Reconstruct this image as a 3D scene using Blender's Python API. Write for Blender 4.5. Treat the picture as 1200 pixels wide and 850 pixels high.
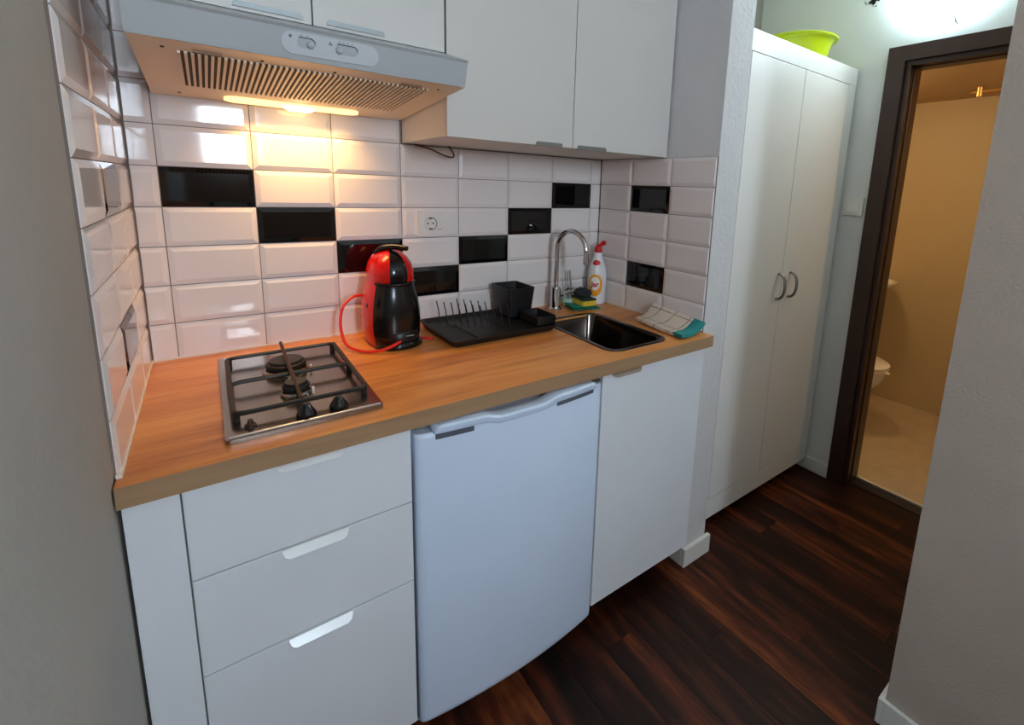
import bpy, bmesh, math, random
from mathutils import Vector, Matrix
random.seed(7)
for o in list(bpy.data.objects): bpy.data.objects.remove(o)
SC = bpy.context.scene
COL = SC.collection
PI = math.pi

# ------------------------------------------------------------------ camera
CAM_POS = Vector((0.0909, -1.5857, 1.4328))
YAW, PITCH, ROLL, FPX, PPX, PPY = 0.6460, -0.1785, 0.0355, 556.03, 660.43, 319.95
fw = Vector((math.sin(YAW)*math.cos(PITCH), math.cos(YAW)*math.cos(PITCH), math.sin(PITCH)))
rt = Vector((math.cos(YAW), -math.sin(YAW), 0)); up = rt.cross(fw)
r2 = math.cos(ROLL)*rt + math.sin(ROLL)*up; u2 = -math.sin(ROLL)*rt + math.cos(ROLL)*up
cd = bpy.data.cameras.new('camera'); cam = bpy.data.objects.new('camera', cd); COL.objects.link(cam)
cam.matrix_world = Matrix(((r2.x, u2.x, -fw.x, CAM_POS.x), (r2.y, u2.y, -fw.y, CAM_POS.y), (r2.z, u2.z, -fw.z, CAM_POS.z), (0, 0, 0, 1)))
cd.sensor_fit = 'HORIZONTAL'; cd.sensor_width = 36.0; cd.lens = FPX/1200*36
cd.shift_x = -(PPX-600)/1200; cd.shift_y = (PPY-425)/1200
cd.clip_start = 0.02
SC.camera = cam

# ------------------------------------------------------------------ world, daylight, exposure
w = bpy.data.worlds.new('world'); SC.world = w; w.use_nodes = True
bg = w.node_tree.nodes['Background']; bg.inputs[0].default_value = (.70, .83, 1.0, 1); bg.inputs[1].default_value = .5
SC.view_settings.view_transform = 'Standard'; SC.view_settings.look = 'None'
SC.view_settings.exposure = 0.0; SC.view_settings.gamma = 1; SC.view_settings.use_curve_mapping = False

def area_light(name, loc, rot, sx, sy, watts, col):
    l = bpy.data.lights.new(name, 'AREA'); l.shape = 'RECTANGLE'; l.size = sx; l.size_y = sy
    l.energy = watts; l.color = col
    o = bpy.data.objects.new(name, l); COL.objects.link(o); o.location = loc; o.rotation_euler = rot
    return o
# daylight entering through the two windows behind the camera (the lights stand just outside the openings)
DAY = (.70, .85, 1.0)
area_light('daylight', (.32, -3.97, 1.9), (PI/2, 0, 0), .44, .8, 90, DAY)
area_light('daylight', (3.45, -2.85, 1.55), (PI/2, 0, PI/2), 1.5, 1.3, 72, DAY)

# ------------------------------------------------------------------ helpers
def lin(c): return tuple((v/255/12.92 if v/255 <= .04045 else ((v/255+.055)/1.055)**2.4) for v in c)
MATS = {}
def mat(name, rgb, rough=.5, metal=0, bump=0, bscale=60, var=0, vscale=8, spec=.5, coat=0, emit=None, estr=0, trans=0, stretch=None):
    if name in MATS: return MATS[name]
    m = bpy.data.materials.new(name); m.use_nodes = True; nt = m.node_tree; b = nt.nodes['Principled BSDF']
    c = lin(rgb); b.inputs['Base Color'].default_value = (*c, 1); b.inputs['Roughness'].default_value = rough
    b.inputs['Metallic'].default_value = metal; b.inputs['Specular IOR Level'].default_value = spec
    b.inputs['Coat Weight'].default_value = coat; b.inputs['Transmission Weight'].default_value = trans
    tc = nt.nodes.new('ShaderNodeTexCoord'); src = tc.outputs['Object']
    if stretch:
        mp = nt.nodes.new('ShaderNodeMapping'); mp.inputs['Scale'].default_value = stretch
        nt.links.new(src, mp.inputs[0]); src = mp.outputs[0]
    n = nt.nodes.new('ShaderNodeTexNoise'); n.inputs['Scale'].default_value = vscale; n.inputs['Detail'].default_value = 5
    nt.links.new(src, n.inputs['Vector'])
    r = nt.nodes.new('ShaderNodeValToRGB'); k = var if var else .012
    r.color_ramp.elements[0].position = .3; r.color_ramp.elements[1].position = .7
    r.color_ramp.elements[0].color = (*[max(0, v*(1-k)) for v in c], 1); r.color_ramp.elements[1].color = (*[min(1, v*(1+k)) for v in c], 1)
    nt.links.new(n.outputs[0], r.inputs[0]); nt.links.new(r.outputs[0], b.inputs['Base Color'])
    if bump:
        n2 = nt.nodes.new('ShaderNodeTexNoise'); n2.inputs['Scale'].default_value = bscale; n2.inputs['Detail'].default_value = 4
        nt.links.new(src, n2.inputs['Vector'])
        bp = nt.nodes.new('ShaderNodeBump'); bp.inputs['Strength'].default_value = bump; bp.inputs['Distance'].default_value = .004
        nt.links.new(n2.outputs[0], bp.inputs['Height']); nt.links.new(bp.outputs[0], b.inputs['Normal'])
    if emit:
        b.inputs['Emission Color'].default_value = (*emit, 1); b.inputs['Emission Strength'].default_value = estr
    MATS[name] = m; return m

def wood_mat(name, stops, scale, along, rough, rnd=False, bump=.08, st=.09):
    m = bpy.data.materials.new(name); m.use_nodes = True; nt = m.node_tree; b = nt.nodes['Principled BSDF']; L = nt.links.new
    tc = nt.nodes.new('ShaderNodeTexCoord'); mp = nt.nodes.new('ShaderNodeMapping')
    mp.inputs['Scale'].default_value = tuple(st if a == along else 1 for a in 'xyz')
    gp = nt.nodes.new('ShaderNodeNewGeometry')
    L(gp.outputs['Position'] if rnd else tc.outputs['Object'], mp.inputs[0])
    vec = mp.outputs[0]
    if rnd:
        oi = nt.nodes.new('ShaderNodeObjectInfo'); mu = nt.nodes.new('ShaderNodeMath'); mu.operation = 'MULTIPLY'; mu.inputs[1].default_value = .22
        L(oi.outputs['Random'], mu.inputs[0]); ad = nt.nodes.new('ShaderNodeVectorMath'); ad.operation = 'ADD'
        L(vec, ad.inputs[0]); L(mu.outputs[0], ad.inputs[1]); vec = ad.outputs[0]
    n1 = nt.nodes.new('ShaderNodeTexNoise'); n1.inputs['Scale'].default_value = scale; n1.inputs['Detail'].default_value = 7; n1.inputs['Roughness'].default_value = .62; n1.inputs['Distortion'].default_value = .6
    L(vec, n1.inputs['Vector'])
    n2 = nt.nodes.new('ShaderNodeTexNoise'); n2.inputs['Scale'].default_value = scale*7; n2.inputs['Detail'].default_value = 5
    L(vec, n2.inputs['Vector'])
    mx = nt.nodes.new('ShaderNodeMix'); mx.data_type = 'FLOAT'; mx.inputs[0].default_value = .28
    L(n1.outputs[0], mx.inputs[2]); L(n2.outputs[0], mx.inputs[3]); fac = mx.outputs[0]
    if rnd:
        a2 = nt.nodes.new('ShaderNodeMath'); a2.operation = 'MULTIPLY_ADD'; a2.inputs[1].default_value = .05; a2.inputs[2].default_value = -.04
        L(oi.outputs['Random'], a2.inputs[0]); a3 = nt.nodes.new('ShaderNodeMath'); a3.operation = 'ADD'; L(fac, a3.inputs[0]); L(a2.outputs[0], a3.inputs[1]); fac = a3.outputs[0]
    r = nt.nodes.new('ShaderNodeValToRGB'); e = r.color_ramp.elements
    while len(e) < len(stops): e.new(.5)
    for el, (p, c) in zip(e, stops): el.position = p; el.color = (*lin(c), 1)
    L(fac, r.inputs[0]); L(r.outputs[0], b.inputs['Base Color']); b.inputs['Roughness'].default_value = rough
    bp = nt.nodes.new('ShaderNodeBump'); bp.inputs['Strength'].default_value = bump; bp.inputs['Distance'].default_value = .002
    L(n2.outputs[0], bp.inputs['Height']); L(bp.outputs[0], b.inputs['Normal'])
    MATS[name] = m; return m

def root_of(o):
    while o.parent: o = o.parent
    return o
def thing(name, loc, label, cat, group=None):
    o = bpy.data.objects.new(name, None); COL.objects.link(o); o.location = loc; o.empty_display_size = .05
    o['label'] = label; o['category'] = cat
    if group: o['group'] = group
    return o
def obj(name, bm, material, parent=None, smooth=False, label=None, cat=None, kind=None, group=None, recalc=True):
    """bm is given in world coordinates; linked as one mesh object with its origin at its base (or its thing's)"""
    if recalc: bmesh.ops.recalc_face_normals(bm, faces=bm.faces)
    if parent: off = Vector(root_of(parent).location)
    else:
        xs = [v.co for v in bm.verts]
        off = Vector(((min(c.x for c in xs)+max(c.x for c in xs))/2, (min(c.y for c in xs)+max(c.y for c in xs))/2, min(c.z for c in xs)))
    for v in bm.verts: v.co -= off
    me = bpy.data.meshes.new(name); bm.to_mesh(me); bm.free()
    if material: me.materials.append(material)
    if smooth:
        for f in me.polygons: f.use_smooth = True
        me.set_sharp_from_angle(angle=math.radians(40 if smooth is True else smooth))
    o = bpy.data.objects.new(name, me); COL.objects.link(o)
    if parent: o.parent = parent
    else: o.location = off
    if label: o['label'] = label
    if cat: o['category'] = cat
    if kind: o['kind'] = kind
    if group: o['group'] = group
    return o
def fix(o, parent):
    return o

def B(*boxes, bev=0, seg=2):
    """boxes (x0,x1,y0,y1,z0,z1) collected in one bmesh"""
    bm = bmesh.new()
    for (x0, x1, y0, y1, z0, z1) in boxes:
        t = bmesh.ops.create_cube(bm, size=1)
        for v in t['verts']: v.co = Vector((x0 if v.co.x < 0 else x1, y0 if v.co.y < 0 else y1, z0 if v.co.z < 0 else z1))
    if bev: bmesh.ops.bevel(bm, geom=list(bm.edges), offset=bev, segments=seg, affect='EDGES', profile=.5)
    return bm
def merge(*bms):
    a = bms[0]
    for b in bms[1:]:
        me = bpy.data.meshes.new('tmp'); b.to_mesh(me); b.free(); a.from_mesh(me); bpy.data.meshes.remove(me)
    return a
def xf(bm, M):
    bmesh.ops.transform(bm, matrix=M, verts=bm.verts); return bm
def rotz(bm, a, c=(0, 0, 0)):
    c = Vector(c); return xf(bm, Matrix.Translation(c) @ Matrix.Rotation(a, 4, 'Z') @ Matrix.Translation(-c))
def cyl(c, r, z0, z1, n=32, r2=None, axis='z', bev=0):
    bm = bmesh.new(); r2 = r if r2 is None else r2
    bmesh.ops.create_cone(bm, cap_ends=True, segments=n, radius1=r, radius2=r2, depth=z1-z0)
    M = Matrix.Translation((0, 0, (z0+z1)/2))
    if axis == 'x': R = Matrix.Rotation(PI/2, 4, 'Y')
    elif axis == 'y': R = Matrix.Rotation(-PI/2, 4, 'X')
    else: R = Matrix.Identity(4)
    xf(bm, Matrix.Translation(c) @ R @ M)
    if bev: bmesh.ops.bevel(bm, geom=[e for e in bm.edges if len(e.link_faces) == 2 and e.calc_face_angle() > 1], offset=bev, segments=2, affect='EDGES')
    return bm
def lathe(prof, c=(0, 0, 0), n=40, sx=1, sy=1):
    bm = bmesh.new(); rings = []
    for (r, z) in prof:
        if r < 1e-6: rings.append([bm.verts.new((c[0], c[1], c[2]+z))])
        else: rings.append([bm.verts.new((c[0]+r*sx*math.cos(2*PI*i/n), c[1]+r*sy*math.sin(2*PI*i/n), c[2]+z)) for i in range(n)])
    for a, b in zip(rings, rings[1:]):
        for i in range(n):
            j = (i+1) % n
            if len(a) == 1 and len(b) == 1: continue
            if len(a) == 1: bm.faces.new((a[0], b[i], b[j]))
            elif len(b) == 1: bm.faces.new((a[i], a[j], b[0]))
            else: bm.faces.new((a[i], a[j], b[j], b[i]))
    return bm
def spline(pts, n=8):
    P = [Vector(p) for p in pts]; out = []
    for i in range(len(P)-1):
        p0 = P[max(i-1, 0)]; p1 = P[i]; p2 = P[i+1]; p3 = P[min(i+2, len(P)-1)]
        for k in range(n):
            t = k/n
            out.append(.5*((2*p1)+(-p0+p2)*t+(2*p0-5*p1+4*p2-p3)*t*t+(-p0+3*p1-3*p2+p3)*t**3))
    out.append(P[-1]); return out
def tube(pts, r, n=10, smooth=0, cap=True):
    P = spline(pts, smooth) if smooth else [Vector(p) for p in pts]
    R = r if callable(r) else (lambda t: r)
    bm = bmesh.new(); rings = []; nrm = None
    for i, p in enumerate(P):
        t = (P[min(i+1, len(P)-1)]-P[max(i-1, 0)]).normalized()
        if nrm is None:
            nrm = t.orthogonal().normalized()
        nrm = (nrm - t*nrm.dot(t)).normalized(); bn = t.cross(nrm); rr = R(i/(len(P)-1))
        rings.append([bm.verts.new(p+rr*(math.cos(2*PI*k/n)*nrm+math.sin(2*PI*k/n)*bn)) for k in range(n)])
    for a, b in zip(rings, rings[1:]):
        for k in range(n): bm.faces.new((a[k], a[(k+1) % n], b[(k+1) % n], b[k]))
    if cap: bm.faces.new(rings[0][::-1]); bm.faces.new(rings[-1])
    return bm
def prism(poly, a0, a1, axis='y', bev=0):
    """polygon extruded along an axis: axis 'y' poly=(x,z); 'x' poly=(y,z); 'z' poly=(x,y)"""
    def P(u, v, a): return {'y': (u, a, v), 'x': (a, u, v), 'z': (u, v, a)}[axis]
    bm = bmesh.new(); A = [bm.verts.new(P(u, v, a0)) for u, v in poly]; C = [bm.verts.new(P(u, v, a1)) for u, v in poly]
    n = len(poly); bm.faces.new(A); bm.faces.new(C[::-1])
    for i in range(n): bm.faces.new((A[i], C[i], C[(i+1) % n], A[(i+1) % n]))
    if bev: bmesh.ops.bevel(bm, geom=[e for e in bm.edges if e.calc_face_angle(0) > .6], offset=bev, segments=2, affect='EDGES')
    return bm
def rrect(x0, x1, y0, y1, r, n=6):
    out = []
    for (cx, cy, a) in ((x1-r, y1-r, 0), (x0+r, y1-r, PI/2), (x0+r, y0+r, PI), (x1-r, y0+r, 1.5*PI)):
        for k in range(n+1):
            t = a+PI/2*k/n; out.append((cx+r*math.cos(t), cy+r*math.sin(t)))
    return out

# ------------------------------------------------------------------ materials
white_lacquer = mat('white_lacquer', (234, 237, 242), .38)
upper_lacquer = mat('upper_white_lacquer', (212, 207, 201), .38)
carcass = mat('white_melamine', (222, 220, 214), .45)
pull_white = mat('white_metal_pull', (226, 228, 228), .3, metal=.1)
pull_grey = mat('grey_metal_pull', (150, 150, 148), .35, metal=.7)
fridge_white = mat('fridge_enamel', (216, 231, 252), .30)
fridge_dark = mat('fridge_shade_grey', (92, 97, 108), .5)
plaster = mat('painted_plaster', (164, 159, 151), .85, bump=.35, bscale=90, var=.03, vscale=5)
room_paint = mat('tan_room_paint', (172, 136, 108), .85, bump=.3, bscale=90, var=.03)
plaster_rough = mat('rough_plaster', (214, 212, 212), .9, bump=.7, bscale=60, var=.03, vscale=6)
paint_hall = mat('hall_paint', (228, 228, 226), .8, bump=.25, bscale=40, var=.03, vscale=3)
ceil_paint = mat('ceiling_paint', (232, 230, 225), .9, bump=.1)
skirt_white = mat('white_skirting', (228, 226, 218), .45)
grout = mat('grey_grout', (128, 112, 102), .9, bump=.2)
tile_white = mat('white_glazed_tile', (233, 225, 222), .07, spec=.6)
tile_black = mat('black_glazed_tile', (8, 8, 10), .06, spec=.5)
steel = mat('brushed_steel', (150, 142, 134), .2, metal=1, var=.06, vscale=60, stretch=(1, .05, 1))
chrome = mat('chrome', (210, 212, 215), .06, metal=1)
black_iron = mat('black_cast_iron', (18, 17, 17), .5, bump=.1)
black_plastic = mat('black_plastic', (16, 16, 18), .38)
drainer_black = mat('matt_black_plastic', (13, 12, 13), .5)
gloss_black = mat('gloss_black_plastic', (10, 10, 12), .18)
red_plastic = mat('red_plastic', (205, 16, 14), .22)
red_rubber = mat('red_rubber', (220, 40, 30), .4)
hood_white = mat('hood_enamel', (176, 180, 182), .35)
hood_under = mat('hood_underside', (244, 226, 198), .4)  # warm lamp bounce put into the colour of the white underside
dark_gap = mat('dark_gap', (40, 36, 32), .8)
brown_frame = mat('dark_brown_veneer', (56, 32, 21), .38, var=.15, vscale=20, stretch=(1, 1, .05))
bath_wall_m = mat('bathroom_beige', (196, 172, 128), .5, var=.03, vscale=3)
bath_floor_m = mat('bathroom_floor', (188, 164, 128), .5, var=.08, vscale=14)
ceramic = mat('white_ceramic', (235, 228, 215), .12)
lime = mat('lime_plastic', (196, 214, 30), .3)
worktop_m = wood_mat('oak_worktop', [(.30, (130, 72, 30)), (.40, (190, 114, 54)), (.52, (218, 142, 70)), (.70, (232, 166, 94))], 8, 'x', .34)
edge_m = wood_mat('oak_edge', [(.25, (128, 98, 70)), (.5, (164, 130, 96)), (.75, (182, 150, 114))], 9, 'x', .45)
floor_m = wood_mat('dark_walnut_laminate', [(.32, (20, 9, 6)), (.46, (42, 18, 10)), (.55, (82, 36, 17)), (.68, (152, 80, 36))], 5.5, 'y', .46, rnd=True, st=.15)
floor_m.node_tree.nodes['Principled BSDF'].inputs['Specular IOR Level'].default_value = .2

# ------------------------------------------------------------------ the room shell
XL, XR, YS = -.0615, 1.4716, -.59      # left wall face, right niche wall face, stub wall end
XH = 2.56                               # hall wall with the bathroom door
YR = -3.8                               # window wall behind the camera
HC = 2.6
CT = .9444                              # worktop surface
def struct(name, bm, m, label, parent=None):
    return obj(name, bm, m, parent, label=label, kind=None if parent else 'structure')

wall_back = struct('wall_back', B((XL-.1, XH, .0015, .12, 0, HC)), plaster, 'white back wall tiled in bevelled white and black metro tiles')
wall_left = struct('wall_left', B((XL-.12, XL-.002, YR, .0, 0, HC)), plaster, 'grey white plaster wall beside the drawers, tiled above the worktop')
wall_right = struct('wall_right', B((XR+.0015, XR+.128, YS, .0, 0, HC)), plaster_rough, 'short stub wall between the kitchenette and the wardrobe')
wall_hall = struct('wall_hall', B((XH, XH+.1, -.71, .12, 0, HC), (XH, XH+.1, -1.75, -1.40, 0, HC), (XH, XH+.1, -1.40, -.71, 2.02, HC)), paint_hall, 'white hall wall with the bathroom doorway')
wall_pier = struct('wall_pier', B((1.485, 1.61, -1.75, -1.28, 0, HC)), mat('pier_plaster', (184, 170, 156), .88, bump=.5, bscale=130, var=.03), 'grey plastered end of the wall beside the hall floor')
struct('wall_partition', B((1.485, XH+.1, -1.87, -1.75, 0, HC)), paint_hall, 'plain wall closing the hall')
struct('wall_side', B((3.3, 3.42, YR, -3.6, 0, HC), (3.3, 3.42, -2.1, -1.87, 0, HC), (3.3, 3.42, -3.6, -2.1, 0, .9), (3.3, 3.42, -3.6, -2.1, 2.2, HC)), room_paint, 'side wall of the room with a window')
struct('wall_partition', B((XH+.1, 3.4, -1.87, -1.77, 0, HC)), plaster, 'plain wall behind the bathroom')
struct('wall_window', B((XL-.12, .1, YR-.12, YR, 0, HC), (.1, .54, YR-.12, YR, 0, 1.5), (.1, .54, YR-.12, YR, 2.3, HC), (.54, 3.42, YR-.12, YR, 0, HC)), room_paint, 'wall with a window facing the kitchenette')
struct('ceiling', B((XL-.12, 4.02, YR-.12, .12, HC, HC+.1)), ceil_paint, 'white ceiling')
# window frames and blinds behind the camera (mirrored in the glazed tiles)
win_white = mat('white_window_frame', (235, 235, 235), .4)
def window(n, M, wd, z0, z1):
    wn = thing('window_%d' % n, tuple(M @ Vector((0, 0, z0))), 'white framed window with an open slatted blind', 'window'); del wn['category']; wn['kind'] = 'structure'
    f = .045; h = wd/2
    obj('window_frame', xf(B((-h, -h+f, -.03, .03, z0, z1), (h-f, h, -.03, .03, z0, z1), (-h+f, h-f, -.03, .03, z0, z0+f), (-h+f, h-f, -.03, .03, z1-f, z1)), M), win_white, wn)
    z = z0+f+.04
    while z < z1-f-.03:
        obj('blind_slat', xf(B((-h+f+.005, h-f-.005, -.022, .022, -.0008, .0008)), M @ Matrix.Translation((0, 0, z)) @ Matrix.Rotation(.4, 4, 'X')), win_white, wn); z += .075
window(1, Matrix.Translation((.32, YR-.06, 0)), .44, 1.5, 2.3)
window(2, Matrix.Translation((3.36, -2.85, 0)) @ Matrix.Rotation(PI/2, 4, 'Z'), 1.5, .9, 2.2)

# floor of dark laminate planks running away from the window wall
floor = struct('floor', B((XL-.12, XH+.12, YR-.12, .12, -.06, -.004)), dark_gap, 'dark walnut laminate plank floor')
PW, PL = .1285, 1.21
pm = {}
def plank_mesh(wd, ln):
    k = (round(wd, 4), round(ln, 4))
    if k not in pm:
        bm = B((-wd/2+.0003, wd/2-.0003, -ln/2+.0003, ln/2-.0003, -.008, 0))
        bmesh.ops.bevel(bm, geom=[e for e in bm.edges if all(v.co.z > -.001 for v in e.verts)], offset=.0006, segments=1, affect='EDGES')
        me = bpy.data.meshes.new('plank'); bm.to_mesh(me); bm.free(); me.materials.append(floor_m); pm[k] = me
    return pm[k]
FL = Vector(floor.location)
x = 1.891-PW*15
col = 0
while x < XH+.1:
    xa, xb = max(x, XL-.002), min(x+PW, XH+.1)
    if xb-xa > .01:
        y = -.005 + ((col*.43) % 1)*PL - 0
        while y > YR:
            ya, yb = max(y-PL, YR), min(y, .0)
            if yb-ya > .02:
                o = bpy.data.objects.new('plank', plank_mesh(xb-xa, yb-ya)); COL.objects.link(o); o.parent = floor
                o.location = Vector(((xa+xb)/2, (ya+yb)/2, 0))-FL
            y -= PL
    x += PW; col += 1

# ------------------------------------------------------------------ wall tiles
TU, TV, TZ = .202, .102, .94
tmc = {}
def tile_mesh(w_, h_, fl, m):
    k = (round(w_, 4), round(h_, 4), fl, m.name)
    if k in tmc: return tmc[k]
    bv, d0, d1 = .0125, .0028, .0068
    l, r_, b_, t_ = [bv if f else .0015 for f in fl]
    bm = bmesh.new(); X, Z = w_/2, h_/2
    def ring(a, b, c, d, y): return [bm.verts.new(p) for p in ((-X+a, y, -Z+c), (X-b, y, -Z+c), (X-b, y, Z-d), (-X+a, y, Z-d))]
    R = [ring(0, 0, 0, 0, 0), ring(0, 0, 0, 0, -d0), ring(l, r_, b_, t_, -d1)]
    for A, C in zip(R, R[1:]):
        for i in range(4): bm.faces.new((A[i], A[(i+1) % 4], C[(i+1) % 4], C[i]))
    bm.faces.new(R[2]); bm.faces.new(R[0][::-1])
    bmesh.ops.recalc_face_normals(bm, faces=bm.faces)
    me = bpy.data.meshes.new('wall_tile'); bm.to_mesh(me); bm.free(); me.materials.append(m); tmc[k] = me
    return me
def tile(parent, pos, rz, w_, h_, fl, m, jit=.0035):
    o = bpy.data.objects.new('wall_tile', tile_mesh(w_, h_, fl, m)); COL.objects.link(o); o.parent = parent
    o.location = Vector(pos)-Vector(root_of(parent).location)
    o.rotation_euler = (random.uniform(-jit, jit), random.uniform(-jit, jit)*.2, rz+random.uniform(-jit, jit))
    return o
def tile_field(parent, cols, rows, place, rz, blacks):
    for ci, (a, b, fl, fr) in enumerate(cols):
        for r in rows(ci):
            z0 = TZ+r*TV+.001; z1 = TZ+(r+1)*TV-.001; fb = True
            if r == 0: z0 = CT+.002
            m = tile_black if (ci, r) in blacks else tile_white
            tile(parent, place((a+b)/2, (z0+z1)/2), rz, b-a-.002, z1-z0, (fl, fr, r != 0, True), m)
bcols = [(XL+.008, 0, False, True)]+[(k*TU, (k+1)*TU, True, True) for k in range(7)]+[(7*TU, XR-.008, True, False)]
tile_field(wall_back, bcols, lambda c: range(0, 10) if c == 0 else (range(0, 7) if c < 4 else range(0, 6)), lambda u, z: (u, -.0003, z), 0,
           {(1, 4), (2, 3), (3, 2), (4, 1), (5, 2), (6, 3), (7, 4)})
obj('tile_grout', B((XL, 0, -.0012, .001, CT, TZ+10*TV), (0, .606, -.0012, .001, CT, TZ+7*TV), (.606, XR, -.0012, .001, CT, TZ+6*TV)), grout, wall_back)
# left wall: local x runs towards +y
lc = [(-.6027, -.393, True, True), (-.393, -.191, True, True), (-.191, -.008, True, False)]
tile_field(wall_left, lc, lambda c: range(0, 10), lambda u, z: (XL+.0003, u, z), PI/2, {(1, 4), (1, 1)})
obj('tile_grout', B((XL-.0025, XL+.0012, -.604, 0, CT, TZ+10*TV)), grout, wall_left)
rc = [(.008, .1912, False, True), (.1912, .393, True, True), (.393, .588, True, False)]
tile_field(wall_right, rc, lambda c: range(0, 6), lambda u, z: (XR-.0003, -u, z), -PI/2, {(1, 4), (1, 1)})
obj('tile_grout', B((XR-.0012, XR+.002, -.5895, 0, CT, TZ+6*TV)), grout, wall_right)

# ------------------------------------------------------------------ skirting boards
SK = .078
struct('baseboard_stub', B((XR-.014, XR+.145, YS-.018, YS-.0015, 0, SK), (XR-.014, XR+.0, YS-.0015, -.5, 0, SK), bev=.0025), skirt_white, 'short white skirting board around the stub wall end')
struct('baseboard_pier', B((1.471, 1.4835, -1.75, -1.2785, 0, SK), (1.471, 1.62, -1.2785, -1.266, 0, SK), bev=.002), skirt_white, 'white skirting board at the foot of the grey wall end')
struct('baseboard_hall', B((XH-.013, XH-.001, -.641, -.02, 0, .07), bev=.002), skirt_white, 'low white skirting board between wardrobe and brown door frame')

# ------------------------------------------------------------------ bathroom shell
BX, BY0, BY1, BH = 3.92, -1.62, -.02, 2.06
struct('wall_bathroom_far', B((BX, BX+.1, BY0, BY1, 0, HC)), bath_wall_m, 'beige far wall of the bathroom')
struct('wall_bathroom_side', B((XH+.1, BX+.1, BY1, .12, 0, HC)), bath_wall_m, 'beige bathroom wall carrying toilet and washbasin')
struct('wall_bathroom_end', B((XH+.1, BX+.1, BY0-.1, BY0, 0, HC)), bath_wall_m, 'beige end wall of the bathroom')
struct('ceiling_bathroom', B((XH+.1, BX, BY0, BY1, BH, BH+.06)), mat('bathroom_ceiling', (200, 168, 126), .6), 'low beige bathroom ceiling')
struct('floor_bathroom', B((XH+.12, BX, BY0, BY1, -.05, .012)), bath_floor_m, 'speckled beige bathroom floor')
struct('trim_1', B((XH+.115, XH+.135, -1.4, -.71, 0, .018), bev=.003), mat('pale_metal_sill', (205, 195, 175), .3, metal=.6), 'pale metal strip along the bathroom sill')
# door frame
dr = thing('door_1', (XH, -1.05, 0), 'dark brown veneered door frame open to the bathroom', 'door frame'); del dr['category']; dr['kind'] = 'structure'
fx0, fx1 = XH-.018, XH-.0005
W0, W1, ZT = -.644, -.712, 2.081
obj('casing', prism([(W0, 0), (W1, 0), (W1, ZT-.062), (W0, ZT)], fx0, fx1, 'x', bev=.003), brown_frame, dr)
obj('casing', prism([(-1.466, 0), (-1.466, ZT), (-1.398, ZT-.062), (-1.398, 0)], fx0, fx1, 'x', bev=.003), brown_frame, dr)
obj('casing', prism([(W0, ZT), (W1, ZT-.062), (-1.398, ZT-.062), (-1.466, ZT)], fx0, fx1, 'x', bev=.003), brown_frame, dr)
obj('jamb', B((XH+.001, XH+.13, -.732, -.711, 0, 2.02), (XH+.04, XH+.06, -.737, -.732, 0, 1.998), bev=.002), brown_frame, dr)
obj('jamb', B((XH+.001, XH+.13, -1.399, -1.378, 0, 2.02), (XH+.04, XH+.06, -1.378, -1.373, 0, 1.998), bev=.002), brown_frame, dr)
obj('jamb', B((XH+.001, XH+.13, -1.378, -.732, 1.998, 2.019), (XH+.04, XH+.06, -1.373, -.737, 1.993, 1.998), bev=.002), brown_frame, dr)
obj('threshold', B((XH+.05, XH+.114, -1.398, -.711, -.002, .006), bev=.002), mat('dark_threshold', (26, 16, 12), .6), dr)
# bathroom warm ceiling lamp, out of sight; second one added to warm the wardrobe
shade_m = mat('warm_glass_shade', (255, 225, 170), .4, emit=(1, .76, .46), estr=27)
for q, wh in (((2.95, -.30, BH), 'above the toilet side'), ((2.86, -1.49, BH), 'by the end wall, unseen, added to warm the wardrobe')):
    bl = thing('bathroom_lamp', q, 'round warm glass lamp on the bathroom ceiling '+wh, 'lamp', 'bathroom ceiling lamps')
    obj('shade', lathe([(0, -.075), (.06, -.068), (.1, -.04), (.115, -.001), (0, -.001)], q), shade_m, bl, smooth=True)

# ------------------------------------------------------------------ worktop
sx0, sx1, sy0, sy1 = 1.052, 1.287, -.572, -.205     # sink cut-out
CF, CB = -.64, -.0015
EB = .0012
bm = bmesh.new()
ox = [(XL+.001, CF+EB), (XR-.006, CF+EB), (XR-.006, CB), (XL+.001, CB)]; ix = [(sx0, sy0), (sx1, sy0), (sx1, sy1), (sx0, sy1)]
LV = {}
for z in (CT-.038, CT): LV[z] = ([bm.verts.new((x, y, z)) for x, y in ox], [bm.verts.new((x, y, z)) for x, y in ix])
for i in range(4):
    k = (i+1) % 4
    for z in (CT-.038, CT): bm.faces.new((LV[z][0][i], LV[z][0][k], LV[z][1][k], LV[z][1][i]))
    for q in (0, 1): bm.faces.new((LV[CT-.038][q][i], LV[CT-.038][q][k], LV[CT][q][k], LV[CT][q][i]))
wt = obj('worktop', bm, worktop_m, label='oak look laminate worktop along the tiled wall', cat='worktop')
obj('edge_band', B((XL+.001, XR-.006, CF, CF+EB, CT-.038, CT-.0004)), edge_m, wt)
obj('sealant', B((XL+.001, XL+.009, CF+.03, -.01, CT, CT+.006), (XL+.001, XR-.007, -.01, -.0015, CT, CT+.004), (XR-.014, XR-.006, -.58, -.01, CT, CT+.004)), mat('white_sealant', (225, 215, 200), .5), wt)

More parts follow.
